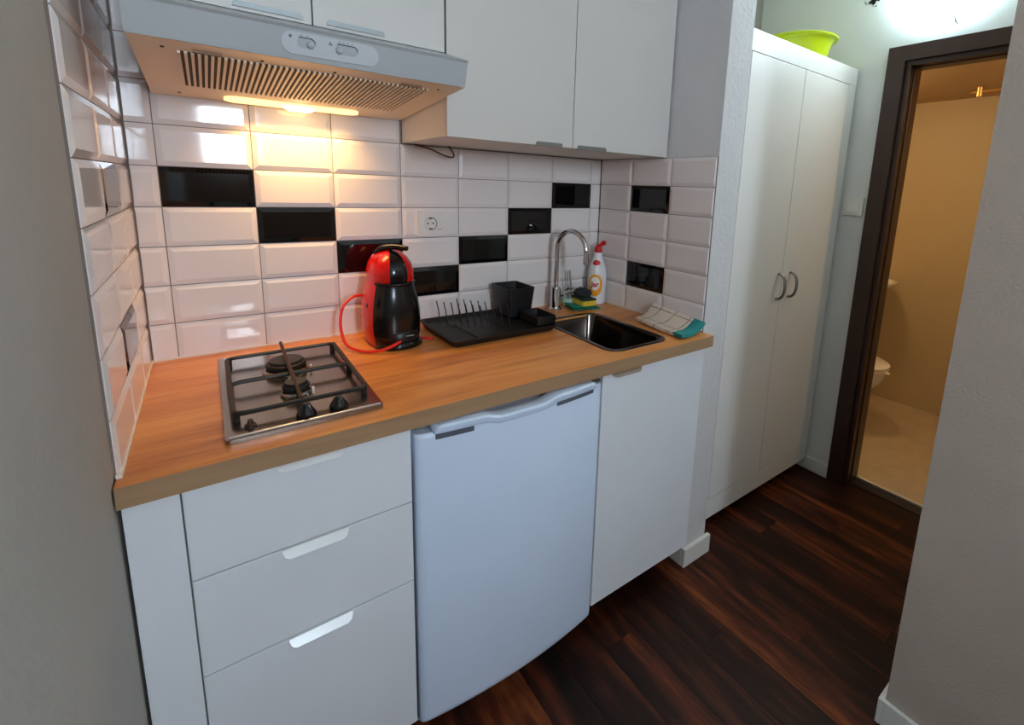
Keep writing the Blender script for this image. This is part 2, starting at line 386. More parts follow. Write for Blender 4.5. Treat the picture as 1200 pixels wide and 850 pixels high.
# ------------------------------------------------------------------ base cabinets
def edge_pull(parent, x0, x1, y, z, m, down=True, h=.015, dp=.011):
    """bent metal strip hooked over the edge of a front, rounded corners"""
    s = -1 if down else 1
    zz = z+s*h
    poly = [(x0, z), (x1, z), (x1, zz-s*.012), (x1-.004, zz-s*.004), (x1-.012, zz), (x0+.012, zz), (x0+.004, zz-s*.004), (x0, zz-s*.012)] if h > .012 else [(x0, z), (x1, z), (x1, zz-s*.004), (x1-.004, zz), (x0+.004, zz), (x0, zz-s*.004)]
    def yy(q): return y-.0015-dp*abs(q-z)/h
    bm = bmesh.new(); A = [bm.verts.new((u, yy(q)-.0022, q)) for u, q in poly]; C = [bm.verts.new((u, yy(q), q)) for u, q in poly]; n = len(poly)
    bm.faces.new(A); bm.faces.new(C[::-1])
    for i in range(n): bm.faces.new((A[i], A[(i+1) % n], C[(i+1) % n], C[i]))
    bm = merge(bm, B((x0, x1, y-.004, y+.012, min(z, z-s*.0012), max(z, z-s*.0012))))
    return obj('handle', bm, m, parent, label='slim metal edge pull')
FY = -.62
dc = thing('drawer_cabinet', (.21, -.3, 0), 'white three drawer base cabinet with side panel under the gas hob', 'cabinet')
obj('body', B((.016, .412, FY+.02, -.03, .1, .904)), carcass, dc)
obj('side_panel', B((XL+.003, .0155, FY, FY+.019, .1, .904), bev=.001), white_lacquer, dc)
for (z0, z1) in ((.7205, .9025), (.5165, .7175), (.11, .5135)):
    d = obj('drawer', B((.0185, .4125, FY, FY+.019, z0, z1), bev=.001), white_lacquer, dc)
    edge_pull(d, .156, .2765, FY, z1, pull_white, h=.015)
for lx in (.05, .38):
    for ly in (-.55, -.08): obj('leg', cyl((lx, ly, 0), .02, 0, .1, 16), black_plastic, dc)

sc = thing('sink_cabinet', (1.21, -.3, 0), 'white single door base cabinet under the sink', 'cabinet')
obj('body', merge(B((.975, .991, FY+.02, -.03, .11, .904)), B((1.43, 1.446, FY+.02, -.03, .11, .904)), B((.991, 1.43, FY+.02, -.03, .11, .126)), B((.991, 1.43, -.046, -.03, .126, .904))), carcass, sc)
d = obj('door', B((.976, 1.445, FY, FY+.019, .118, .9015), bev=.001), white_lacquer, sc)
edge_pull(d, 1.010, 1.128, FY, .9015, mat('brown_grey_pull', (176, 160, 146), .3, metal=.5))
for lx in (1.0, 1.4):
    for ly in (-.5, -.08): obj('leg', cyl((lx, ly, 0), .02, 0, .11, 16), black_plastic, sc)

# ------------------------------------------------------------------ refrigerator
fr = thing('refrigerator', (.69, -.3, 0), 'white undercounter refrigerator with a bowed door between the cabinets', 'refrigerator')
obj('body', B((.432, .958, -.565, -.06, .03, .868), bev=.004), fridge_white, fr)
obj('top_panel', B((.43, .96, -.59, -.06, .868, .885), bev=.003), fridge_dark, fr)
fx_0, fx_1, fz0, fz1 = .4195, .9655, .098, .882
def bow(x): t = (x-fx_0)/(fx_1-fx_0)*2-1; return -.632-.022*(1-t*t)
bm = bmesh.new(); N = 24; front = []; back = []
edge = [(0, .012), (.003, .005), (.01, .001), (.02, 0)]
xs = [fx_0+e for e, _ in edge]+[fx_0+.02+(fx_1-fx_0-.04)*k/N for k in range(1, N)]+[fx_1-e for e, _ in edge[::-1]]
def fy(x):
    e = min(x-fx_0, fx_1-x); o_ = 0
    for (a, oa), (b, ob) in zip(edge, edge[1:]):
        if a <= e <= b: o_ = oa+(ob-oa)*(e-a)/(b-a)
    return bow(x)+o_
zs = [(fz0, .012), (fz0+.003, .005), (fz0+.01, .001), (fz0+.02, 0), (fz1-.012, 0), (fz1-.004, .002), (fz1, .006)]
G = [[bm.verts.new((x, fy(x)+dz, z)) for x in xs] for z, dz in zs]
Bk = [[bm.verts.new((x, -.572, z)) for x in xs] for z in (fz0, fz1)]
for a, b in zip(G, G[1:]):
    for i in range(len(xs)-1): bm.faces.new((a[i], a[i+1], b[i+1], b[i]))
for i in range(len(xs)-1):
    bm.faces.new((G[0][i+1], G[0][i], Bk[0][i], Bk[0][i+1])); bm.faces.new((G[-1][i], G[-1][i+1], Bk[1][i+1], Bk[1][i])); bm.faces.new((Bk[0][i], Bk[1][i], Bk[1][i+1], Bk[0][i+1]))
bm.faces.new([g[0] for g in G]+[Bk[1][0], Bk[0][0]]); bm.faces.new([g[-1] for g in G][::-1]+[Bk[0][-1], Bk[1][-1]])
fd = obj('door', bm, fridge_white, fr, smooth=True)
# wavy grip strip along the top of the door: two lobes, a dark patch below each for the finger slot's shade
def strip(x):
    if x < .575: return .9005+.0*x
    if x < .625: t = (x-.575)/.05; return .9005-.0145*(3*t*t-2*t**3)
    if x < .745: return .886
    if x < .795: t = (x-.745)/.05; return .886+.0125*(3*t*t-2*t**3)
    return .8985
X0, X1 = .458, .935
xs = [X0, X0+.003, X0+.008, X0+.015]+[X0+.015+(X1-X0-.03)*k/44 for k in range(1, 44)]+[X1-.015, X1-.008, X1-.003, X1]
def corner(x):
    e = min(x-X0, X1-x); return .012*(1-min(1, e/.015))**2
bm = bmesh.new(); rows = []
for x in xs:
    zt = strip(x)-corner(x); yb = bow(x); lobe = (strip(x)-.886)/.0145
    dep = .0035+.0055*lobe; zl = .868+.013*lobe
    rows.append([bm.verts.new(p) for p in ((x, yb+.03, zt), (x, yb-dep+.004, zt), (x, yb-dep, zt-.004), (x, yb-dep, zl+.004), (x, yb-dep+.003, zl), (x, yb+.0+.0005, zl-.004*(1-lobe)))])
for a, b in zip(rows, rows[1:]):
    for k in range(5): bm.faces.new((a[k], b[k], b[k+1], a[k+1]))
bm.faces.new(rows[0]); bm.faces.new(rows[-1][::-1])
obj('door_grip', bm, fridge_white, fd, smooth=True)
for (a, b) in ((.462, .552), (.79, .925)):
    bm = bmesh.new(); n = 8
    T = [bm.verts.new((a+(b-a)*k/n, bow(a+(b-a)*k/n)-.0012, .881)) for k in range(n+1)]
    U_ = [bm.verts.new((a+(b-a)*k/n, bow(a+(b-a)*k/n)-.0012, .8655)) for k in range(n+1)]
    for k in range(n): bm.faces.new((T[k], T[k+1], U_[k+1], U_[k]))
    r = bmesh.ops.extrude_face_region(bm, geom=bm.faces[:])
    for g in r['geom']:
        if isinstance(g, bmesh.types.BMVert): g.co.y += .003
    obj('grip_slot_shade', bm, fridge_dark, fd, label='dark patch for the shade in a finger slot')
obj('hinge', merge(B((.94, .962, -.625, -.58, .886, .892)), cyl((.951, -.612, 0), .006, .885, .901, 14)), mat('hinge_steel', (170, 170, 168), .3, metal=1), fr, label='small steel hinge')
obj('hinge', merge(B((.426, .448, -.61, -.58, .886, .890)), cyl((.436, -.60, 0), .004, .885, .894, 12)), MATS['hinge_steel'], fr, label='small steel hinge')
for lx in (.47, .92):
    for ly in (-.52, -.1): obj('foot', cyl((lx, ly, 0), .018, 0, .031, 16), black_plastic, fr)

# ------------------------------------------------------------------ upper cabinets
UZ, UD = 1.5539, -.368
uc = thing('wall_cabinet', (1.04, -.18, UZ), 'white two door wall cabinet hung above the sink', 'cabinet')
obj('body', merge(B((.611, 1.466, UD+.0205, -.01, UZ+.001, UZ+.019)), B((.611, .629, UD+.0205, -.01, UZ+.019, 2.38)), B((1.448, 1.466, UD+.0205, -.01, UZ+.019, 2.38)), B((.629, 1.448, UD+.0205, -.01, 2.362, 2.38)), B((.629, 1.448, -.016, -.01, UZ+.019, 2.362))), carcass, uc)
hc_grey = pull_grey
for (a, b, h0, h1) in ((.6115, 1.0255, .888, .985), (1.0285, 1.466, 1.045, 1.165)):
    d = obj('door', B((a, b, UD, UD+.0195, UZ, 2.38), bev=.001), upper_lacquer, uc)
    edge_pull(d, h0, h1, UD, UZ+.0, hc_grey, down=False, h=.011, dp=.001)
hz = 1.7585
hcab = thing('wall_cabinet', (.305, -.18, hz), 'low white two door wall cabinet above the extractor hood', 'cabinet')
obj('body', B((.004, .606, UD+.0205, -.01, hz+.001, 2.38)), carcass, hcab)
for (a, b, h0, h1) in ((.004, .3045, .163, .288), (.3075, .606, .335, .457)):
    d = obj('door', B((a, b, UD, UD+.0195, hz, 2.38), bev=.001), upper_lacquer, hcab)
    edge_pull(d, h0, h1, UD, hz+.008, mat('light_metal_pull', (158, 164, 166), .5, metal=.4), down=False, h=.009, dp=.0005)

# ------------------------------------------------------------------ extractor hood
hx0, hx1 = .0048, .606
hd = thing('extractor_hood', (.305, -.25, 1.62), 'white slim extractor hood with a lit lamp under the low cabinet', 'extractor hood')
yb0, yf0, zb0, zf0, zl0 = -.012, -.488, 1.623, 1.6575, 1.7135
def under(y): return zb0+(zf0-zb0)*(y-yb0)/(yf0-yb0)
# shell: side profile, hollow below between the side cheeks
t = .004
prof = [(yb0, zb0+.012), (yb0, 1.757), (UD, 1.757), (yf0-.018, zl0+.001), (yf0-.014, zl0-.004), (yf0, zf0+.0), (yf0+.02, under(yf0+.02)+.012)]
obj('body', prism(prof, hx0, hx1, 'x'), hood_white, hd)
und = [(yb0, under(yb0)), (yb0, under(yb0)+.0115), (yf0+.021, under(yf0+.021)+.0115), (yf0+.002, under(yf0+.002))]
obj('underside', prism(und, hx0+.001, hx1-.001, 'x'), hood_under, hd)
# filter: dark backing with lengthwise strips
fx0_, fx1_, fyb, fyf = .072, .537, -.150, -.425
tilt = math.atan2(zf0-zb0, -(yf0-yb0))
def on_under(x, y, d): return Vector((x, y, under(y)-d))
bm = bmesh.new()
q = [on_under(fx0_, fyb, .0015), on_under(fx1_, fyb, .0015), on_under(fx1_, fyf, .0015), on_under(fx0_, fyf, .0015)]
lo = [bm.verts.new(v) for v in q]; hi = [bm.verts.new(v+Vector((0, 0, .003))) for v in q]
bm.faces.new(lo); bm.faces.new(hi[::-1])
for i in range(4): bm.faces.new((lo[i], lo[(i+1) % 4], hi[(i+1) % 4], hi[i]))
fb = obj('filter_backing', bm, mat('filter_gauze', (74, 58, 36), .7), hd)
bm = bmesh.new(); ns = 46; step = (fx1_-fx0_)/ns
for k in range(ns+1):
    xx = fx0_+k*step; wd = step*.24
    vs = []
    for (a, y, d) in ((-wd, fyb+.004, .0), (wd, fyb+.004, .0), (wd, fyf-.004, .0), (-wd, fyf-.004, .0), (-wd, fyb+.004, .0045), (wd, fyb+.004, .0045), (wd, fyf-.004, .0045), (-wd, fyf-.004, .0045)):
        vs.append(bm.verts.new(on_under(xx+a, y, d)))
    for f in ((0, 1, 2, 3), (4, 5, 6, 7), (0, 1, 5, 4), (1, 2, 6, 5), (2, 3, 7, 6), (3, 0, 4, 7)): bm.faces.new([vs[i] for i in f])
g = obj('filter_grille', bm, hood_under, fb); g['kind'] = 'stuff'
for (a, b, y) in ((fx0_+.02, fx0_+.065, fyf-.014), (fx1_-.065, fx1_-.02, fyf-.014)):
    obj('filter_latch', B((a, b, y-.006, y+.006, under(y)-.003, under(y)+.002)), mat('latch_beige', (150, 120, 90), .5), hd)
for (xx, y) in ((.05, fyf-.012), (.2, fyf-.018), (.33, fyf-.018), (.56, fyf-.012), (.06, -.06)):
    obj('screw', cyl((xx, y, 0), .003, under(y)-.0015, under(y)+.002, 10), dark_gap, hd)
# lamp lens, oval bar near the wall
poly = rrect(.147, .467, -.088, -.036, .0255, 8)
bm = bmesh.new()
lo = [bm.verts.new(on_under(x, y, .006)) for x, y in poly]; hi = [bm.verts.new(on_under(x, y, -.002)) for x, y in poly]
bm.faces.new(lo); bm.faces.new(hi[::-1])
for i in range(len(poly)): bm.faces.new((lo[i], lo[(i+1) % len(poly)], hi[(i+1) % len(poly)], hi[i]))
lens = obj('lamp_lens', bm, mat('warm_lamp_lens', (255, 226, 170), .35, emit=(1, .66, .28), estr=1.6), hd, label='long oval lit lamp lens')
obj('bulb', lathe([(0, -.011), (.016, -.010), (.022, -.004), (.022, 0), (0, 0)], (.315, -.062, under(-.062)-.0055), 24, sx=1.7, sy=.9), mat('glowing_bulb', (255, 235, 190), .3, emit=(1, .70, .32), estr=9), lens, smooth=True)
hl = area_light('hood_light', (.315, -.064, under(-.064)-.020), (0, 0, 0), .26, .04, 1.35, (1, .54, .18)); hl.data.spread = 2.1
# control plate on the front lip
def lip(x, z, d):      # point on the front lip, d in front of it
    s = (z-zf0)/(zl0-.004-zf0); return Vector((x, yf0-.014*s-d, z))
def lip_patch(poly, d0, d1):
    bm = bmesh.new(); A = [bm.verts.new(lip(x, z, d0)) for x, z in poly]; C = [bm.verts.new(lip(x, z, d1)) for x, z in poly]; n = len(poly)
    bm.faces.new(A); bm.faces.new(C[::-1])
    for i in range(n): bm.faces.new((A[i], A[(i+1) % n], C[(i+1) % n], C[i]))
    return bm
cp = obj('control_plate', lip_patch(rrect(.228, .405, 1.667, 1.7055, .019, 8), -.0005, .0022), mat('control_plate_grey', (196, 202, 206), .4), hd)
for (a, b, kx) in ((.254, .285, .277), (.322, .363, .329)):
    obj('slot', lip_patch(rrect(a, b, 1.680, 1.697, .008, 6), .002, .0027), mat('slot_grey', (176, 182, 187), .45), cp)
    obj('slot_rim', lip_patch([(a+.003, 1.6965), (b-.006, 1.6965), (b-.001, 1.693), (b, 1.686), (b+.001, 1.693), (b-.005, 1.698), (a+.003, 1.698)], .0024, .0032), dark_gap, cp)
    bm = bmesh.new(); bmesh.ops.create_uvsphere(bm, u_segments=18, v_segments=10, radius=.0072); xf(bm, Matrix.Translation(lip(kx, 1.6865, .003)) @ Matrix.Diagonal((1, .7, 1, 1)))
    obj('slider_knob', bm, hood_white, cp, smooth=True)
ic = mat('printed_grey', (110, 116, 120), .6)
obj('printed_mark', lip_patch([(.243+.0028*math.cos(a*PI/6), 1.6965+.0028*math.sin(a*PI/6)) for a in range(12)], .002, .0026), ic, cp)
for k in range(3):
    a0 = PI/2+k*2*PI/3
    obj('printed_mark', lip_patch([(.3125+.0022*math.cos(a0)+.0017*math.cos(a*PI/4), 1.695+.0022*math.sin(a0)+.0017*math.sin(a*PI/4)) for a in range(8)], .002, .0026), ic, cp)
for k, xx in enumerate((.329, .337, .345, .353, .262, .272)):
    obj('printed_mark', lip_patch([(xx-.0009, 1.7000), (xx+.0009, 1.7000), (xx+.0009, 1.7024), (xx-.0009, 1.7024)], .002, .0026), ic, cp)

# cable under the wall cabinet
obj('lamp_cable', tube([(.645, -.03, 1.5515), (.69, -.045, 1.540), (.735, -.05, 1.523), (.763, -.05, 1.518), (.770, -.05, 1.527), (.757, -.05, 1.547), (.75, -.048, 1.5525)], .0028, 8, 6), mat('brown_cable', (78, 58, 38), .5), label='loose brown cable hanging under the wall cabinet', cat='cable', smooth=True)

# ------------------------------------------------------------------ wall socket
so = thing('wall_socket', (.7065, -.008, 1.2505), 'white wall socket with earth clips on the tiled wall', 'socket')
sockw = mat('white_socket_plastic', (228, 224, 220), .25)
obj('plate', merge(prism(rrect(.652, .761, 1.252, 1.337, .006), -.0165, -.0065, 'y', bev=.003)), sockw, so)
obj('insert', B((.672, .741, 1.262, 1.327, -.0185, -.0160), bev=.001), sockw, so)
bm = bmesh.new(); n = 36; prof = [(.0245, -.0188), (.0225, -.0200), (.0205, -.0188), (.0195, -.0172), (0, -.0172)]
bm = lathe(prof, (0, 0, 0), 36); xf(bm, Matrix.Translation((.6985, 0, 1.2955)) @ Matrix.Rotation(-PI/2, 4, 'X') @ Matrix.Diagonal((1, 1, 1, 1)))
# the lathe axis z maps to y
obj('socket_ring', bm, sockw, so, smooth=True)
for dx in (-.0095, .0095): obj('pin_hole', cyl((.6985+dx, 0, 1.2955), .0028, -.0184, -.0174, 14, axis='y'), dark_gap, so)
for s in (-1, 1): obj('earth_clip', B((.6985-.005, .6985+.005, -.0205, -.0175, 1.2955+s*.0175-.002, 1.2955+s*.0175+.002)), dark_gap, so)
obj('socket_arc', tube([(.6985+.0215*math.cos(a), -.0192, 1.2955+.0215*math.sin(a)) for a in [(-1.3+2.6*k/20) for k in range(21)]], .0011, 6), mat('shadow_grey', (80, 76, 74), .6), so)
obj('insert_mark', B((.724, .738, -.0192, -.018, 1.2745, 1.276)), mat('shadow_grey', (80, 76, 74), .6), so)

# ------------------------------------------------------------------ gas hob
hb = thing('gas_hob', (.226, -.34, CT), 'stainless steel two burner gas hob set in the worktop', 'hob')
hA, hB_, hC, hD = .0845, .3677, -.585, -.09
obj('plate', prism(rrect(hA, hB_, hC, hD, .008, 4), CT+.0005, CT+.0085, 'z', bev=.003), steel, hb)
obj('front_rim', tube([(hA+.006, hC+.004, CT+.0095), (hB_-.006, hC+.004, CT+.0095)], .004, 10), chrome, hb)
pz = CT+.0085
for (bx, by, R) in ((.2215, -.262, .047), (.2215, -.423, .029)):
    bn = obj('burner', lathe([(R*1.12, 0), (R*1.12, .004), (R*.98, .008), (R*.98, .010), (0, .010)], (bx, by, pz), 36), steel, hb, smooth=True)
    obj('burner_crown', lathe([(R*.88, .0101), (R*.95, .013), (R*.95, .021), (R*.88, .0235), (0, .0235)], (bx, by, pz), 36), mat('burner_grey', (44, 42, 42), .5, metal=.6), bn, smooth=True)
    obj('burner_cap', lathe([(R*.80, .0236), (R*.82, .026), (R*.76, .0295), (R*.3, .031), (0, .031)], (bx, by, pz), 36), black_iron, bn, smooth=True)
    obj('igniter', cyl((bx+R*1.05, by-R*.75, 0), .003, pz, pz+.016, 10), ceramic, bn)
gz = pz+.0185
def frame_path(x0, x1, y0, y1, r=.018, z=gz):
    return [(x, y, z) for x, y in rrect(x0, x1, y0, y1, r, 5)]
def closed_tube(P, r):
    return tube(P+[P[0]], r, 8, cap=True)
gx0, gx1, gy0, gy1, gm = .1015, .350, -.516, -.158, -.348
gr = obj('pan_grate', merge(closed_tube(frame_path(gx0, gx1, gy0, gy1), .0052), tube([(gx0, gm, gz-.012), (gx0+.004, gm, gz), (gx0+.02, gm, gz+.003), (gx1-.02, gm, gz+.003), (gx1-.004, gm, gz), (gx1, gm, gz-.012)], .0052, 8)), black_iron, hb, smooth=True)
for (x, y) in ((gx0, gm), (gx1, gm), (gx0+.004, gy0+.01), (gx1-.004, gy0+.01), (gx0+.004, gy1-.01), (gx1-.004, gy1-.01)):
    obj('grate_foot', cyl((x, y, 0), .0065, pz, gz, 10), black_iron, gr)
obj('cross_bar', tube([(.2195, gy0+.004, gz+.004), (.2195, gm, gz+.016), (.2185, -.196, 1.006)], .0042, 8), mat('rusty_iron', (72, 46, 34), .45, metal=.5), gr, label='brown metal bar across the grate', smooth=True)
for (kx, ky) in ((.222, -.5545), (.2835, -.5515)):
    kn = obj('knob', lathe([(.018, 0), (.019, .006), (.017, .010), (.0085, .024), (.0055, .0275), (0, .028)], (kx, ky, pz), 24), gloss_black, hb, smooth=True)
    obj('knob_pointer', B((kx-.0022, kx+.0022, ky-.020, ky-.004, pz, pz+.010), bev=.001), gloss_black, kn)
obj('ignition_button', lathe([(.0105, 0), (.010, .004), (.006, .006), (.0045, .014), (0, .0145)], (.1263, -.5435, pz), 20), mat('brown_plastic', (46, 28, 22), .4), hb, smooth=True)

# ------------------------------------------------------------------ coffee machine
mx, my = .522, -.135
CT += .001
cm = thing('coffee_machine', (mx, my, CT), 'red and black capsule coffee machine with a red cable', 'coffee machine')
secs = [  # z, half width, y front, y back, black half-angle
 (.000, .066, -.098, .085, .95), (.012, .074, -.104, .098, .95), (.04, .079, -.098, .104, .95), (.075, .081, -.098, .106, .95), (.105, .080, -.098, .105, .95), (.135, .076, -.096, .100, .95),
 (.160, .071, -.092, .092, .95), (.180, .066, -.088, .084, .95), (.190, .064, -.087, .080, .95), (.196, .063, -.087, .079, .33), (.210, .064, -.090, .080, .33), (.228, .063, -.090, .079, .33), (.248, .057, -.083, .072, .33), (.266, .046, -.068, .060, .33), (.278, .032, -.048, .044, .33), (.286, .014, -.022, .024, .33), (.288, .004, -.006, .008, .33)]
NA = 96
def sec_pt(s, k, off=0):
    z, hw, yf, yb, _ = s; a = -PI/2+2*PI*k/NA
    ca, sa = math.cos(a), math.sin(a); e = .82
    X = math.copysign(abs(ca)**e, ca)*(hw+off); Yr = math.copysign(abs(sa)**e, sa)
    Y = Yr*((-yf if sa < 0 else yb)+off)
    return Vector((mx+X, my+Y, CT+z))
def isblack(s, k):
    a = abs(((2*PI*(k+.5)/NA+PI) % (2*PI))-PI); return a < s[4]
def shell(black, off):
    bm = bmesh.new(); V = {}
    def vv(i, k):
        k %= NA
        if (i, k) not in V: V[(i, k)] = bm.verts.new(sec_pt(secs[i], k, off))
        return V[(i, k)]
    for i in range(len(secs)-1):
        for k in range(NA):
            if isblack(secs[i], k) == black: bm.faces.new((vv(i, k), vv(i, k+1), vv(i+1, k+1), vv(i+1, k)))
    return bm
obj('shell', shell(False, 0), red_plastic, cm, smooth=60)
fp = shell(True, .0008); obj('front_panel', fp, gloss_black, cm, smooth=60)
obj('neck_band', merge(*[lathe([(1.0, 0), (1.03, .004), (1.03, .010), (1.0, .014)], (0, 0, 0), 48)]) if False else tube([(mx+.0665*math.cos(a), my-.004+.089*math.sin(a), CT+.192) for a in [(-PI/2-1.0+2.0*k/24) for k in range(25)]], .005, 8), gloss_black, cm, smooth=True)
obj('drip_base', lathe([(.0, 0.0), (.066, .0), (.069, .004), (.069, .012), (.062, .018), (.0, .018)], (mx+.004, my-.062, CT), 36, sx=1, sy=.72), gloss_black, cm, smooth=True)
obj('drip_cup_front', lathe([(.058, .018), (.060, .024), (.060, .046), (.056, .050), (0, .050)], (mx+.004, my-.054, CT), 36, sx=1, sy=.84), black_plastic, cm, smooth=True)
obj('name_plate', B((mx+.012, mx+.034, my-.1058, my-.1035, CT+.038, CT+.0405)), mat('pale_print', (150, 150, 150), .5), cm)
hp = [(mx-.034, my+.012, CT+.272), (mx-.024, my-.004, CT+.287), (mx-.006, my-.020, CT+.2945), (mx+.016, my-.040, CT+.2955), (mx+.034, my-.062, CT+.293)]
obj('lever', tube(hp, lambda t: .0105-.003*t, 12, 5), gloss_black, cm, smooth=True)
obj('switch', B((mx-.0775, mx-.074, my-.030, my-.022, CT+.118, CT+.130), bev=.001), dark_gap, cm)
obj('power_cable', merge(tube([(.455, -.07, 1.082), (.425, -.085, 1.083), (.393, -.10, 1.058), (.380, -.12, 1.010), (.384, -.16, .964), (.41, -.205, .9515), (.452, -.240, .953), (.492, -.252, .966), (.515, -.243, .972)], .0042, 8, 6),
      tube([(.585, -.165, .9515), (.607, -.185, .9515), (.632, -.20, .9515)], .0048, 8, 4)), red_rubber, cm, smooth=True)

CT -= .001
# ------------------------------------------------------------------ dish drainer
dd = thing('dish_drainer', (.84, -.18, CT), 'matt black dish drainer tray with wire plate slots', 'dish drainer')
x0, x1, y0, y1 = .645, 1.036, -.318, -.03
rim = rrect(x0, x1, y0, y1, .02, 5); rin = rrect(x0+.006, x1-.006, y0+.006, y1-.006, .016, 5); bot = rrect(x0+.012, x1-.012, y0+.012, y1-.012, .016, 5); inb = rrect(x0+.016, x1-.016, y0+.016, y1-.016, .014, 5)
bm = bmesh.new()
def rg(poly, z): return [bm.verts.new((x, y, z)) for x, y in poly]
R = [rg(bot, CT+.001), rg(rim, CT+.020), rg(rim, CT+.023), rg(rin, CT+.023), rg(inb, CT+.012)]
for a, b in zip(R, R[1:]):
    for i in range(len(a)): bm.faces.new((a[i], a[(i+1) % len(a)], b[(i+1) % len(b)], b[i]))
bm.faces.new(R[0][::-1]); bm.faces.new(R[-1])
obj('tray', bm, drainer_black, dd, smooth=True)
wire = mat('dark_wire', (60, 54, 44), .35, metal=.8)
for wx in (.735, .862): obj('support_wire', tube([(wx-.005, -.05, CT+.014), (wx+.003, -.17, CT+.0155), (wx+.012, -.285, CT+.014)], .0017, 6), wire, dd)
for (ox, n_) in ((.702, 7), (.775, 8)):
    for k in range(n_):
        wx = ox+k*.0165; wy = -.085-k*.021
        obj('plate_wire', tube([(wx, wy, CT+.0125), (wx-.003, wy+.006, CT+.06), (wx-.008, wy+.012, CT+.092-.0*k)], .0018, 6), mat('black_wire', (20, 20, 20), .4, metal=.5), dd)
def box_cup(name, x0, x1, y0, y1, z0, z1, tp, m, parent, label=None):
    bm = bmesh.new()
    def ring(i, z): return [bm.verts.new((x, y, z)) for x, y in rrect(x0+i, x1-i, y0+i, y1-i, .006, 3)]
    R = [ring(tp, z0), ring(0, z1), ring(.003, z1), ring(tp+.003, z0+.004)]
    for a, b in zip(R, R[1:]):
        for i in range(len(a)): bm.faces.new((a[i], a[(i+1) % len(a)], b[(i+1) % len(b)], b[i]))
    bm.faces.new(R[0][::-1]); bm.faces.new(R[-1])
    return obj(name, bm, m, parent, smooth=True, label=label)
box_cup('cutlery_cup', .921, 1.030, -.172, -.036, CT+.0235, 1.071, .010, drainer_black, dd)
box_cup('side_box', .958, 1.0375, -.300, -.178, CT+.0225, .9945, .002, drainer_black, dd)

# ------------------------------------------------------------------ sink and faucet
sk = thing('sink', (1.17, -.39, CT), 'small stainless steel inset sink bowl', 'sink')
bm = bmesh.new()
def rr(i, z, r): return [bm.verts.new((x, y, z)) for x, y in rrect(1.037+i, 1.302-i, -.592+i, -.185-i, r, 7)]
R = [rr(0, CT+.0006, .05), rr(.001, CT+.003, .05), rr(.008, CT+.0035, .046), rr(.016, CT+.002, .04), rr(.020, CT-.006, .037), rr(.026, CT-.11, .034), rr(.036, CT-.135, .03), rr(.075, CT-.142, .02)]
for a, b in zip(R, R[1:]):
    for i in range(len(a)): bm.faces.new((a[i], a[(i+1) % len(a)], b[(i+1) % len(b)], b[i]))
bm.faces.new(R[-1])
sink_m = mat('sink_steel', (92, 84, 80), .16, metal=1)  # darkened: the dark room it mirrors is put into the colour
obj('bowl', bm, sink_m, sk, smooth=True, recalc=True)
obj('drain', lathe([(.032, -.1415), (.030, -.139), (.022, -.1395), (.018, -.1412), (0, -.1412)], (1.17, -.39, CT), 28), chrome, sk, smooth=True)
CT += .0006
fc = thing('faucet', (1.193, -.075, CT), 'chrome gooseneck kitchen faucet behind the sink', 'faucet')
bx, by = 1.193, -.075
obj('base', lathe([(.027, 0), (.027, .004), (.022, .008), (.0205, .012), (.0205, .085), (.019, .092), (.013, .095), (0, .095)], (bx, by, CT), 28), chrome, fc, smooth=True)
ex, ey = 1.222, -.222
P = [(bx, by, CT+.09), (bx, by, CT+.18), (bx, by, CT+.230)]
dxy = Vector((ex-bx, ey-by, 0)); Rr = dxy.length/2; dn = dxy.normalized()
for k in range(1, 13):
    a = PI-PI*k/12; P.append((bx+dn.x*(Rr+Rr*math.cos(a)), by+dn.y*(Rr+Rr*math.cos(a)), CT+.247+Rr*math.sin(a)))
P.append((ex, ey, CT+.225))
obj('spout', tube(P, .0098, 16, 3), chrome, fc, smooth=True)
obj('aerator', cyl((ex, ey, 0), .0118, CT+.203, CT+.226, 20, bev=.001), chrome, fc, smooth=True)
obj('lever', merge(cyl((bx, by, CT+.06), .012, .018, .034, 18, axis='x'), tube([(bx+.03, by, CT+.06), (bx+.055, by-.006, CT+.066), (bx+.085, by-.012, CT+.070)], .0055, 10, 3)), chrome, fc, smooth=True)

CT -= .0006
# ------------------------------------------------------------------ things around the sink
# dish soap bottle
bc = (1.413, -.072)
bt = thing('soap_bottle', (*bc, CT), 'white dish soap bottle with red flip cap and orange label in the corner', 'bottle')
bprof = [(0, 0), (.035, 0), (.040, .004), (.0415, .012), (.041, .06), (.042, .10), (.0415, .130), (.039, .150), (.032, .170), (.0245, .188), (.0195, .205), (.0175, .217), (.0175, .222), (0, .222)]
def brad(z):
    for (r0, z0), (r1, z1) in zip(bprof[1:], bprof[2:]):
        if z0 <= z <= z1 and z1 > z0: return r0+(r1-r0)*(z-z0)/(z1-z0)
    return .03
BS = (1.0, .86); BA = .62; FACE = -2.40       # flattened, turned towards the room
def bot_pt(u, v, off):           # u along the front, v height
    z = v; r = brad(z)+off; a = FACE+u/.040
    q = Vector((r*BS[0]*math.cos(a), r*BS[1]*math.sin(a), 0))
    return Vector((bc[0]+q.x, bc[1]+q.y, CT+z))
obj('body', lathe(bprof, (*bc, CT), 40, *BS), mat('white_bottle_plastic', (232, 230, 230), .25), bt, smooth=True)
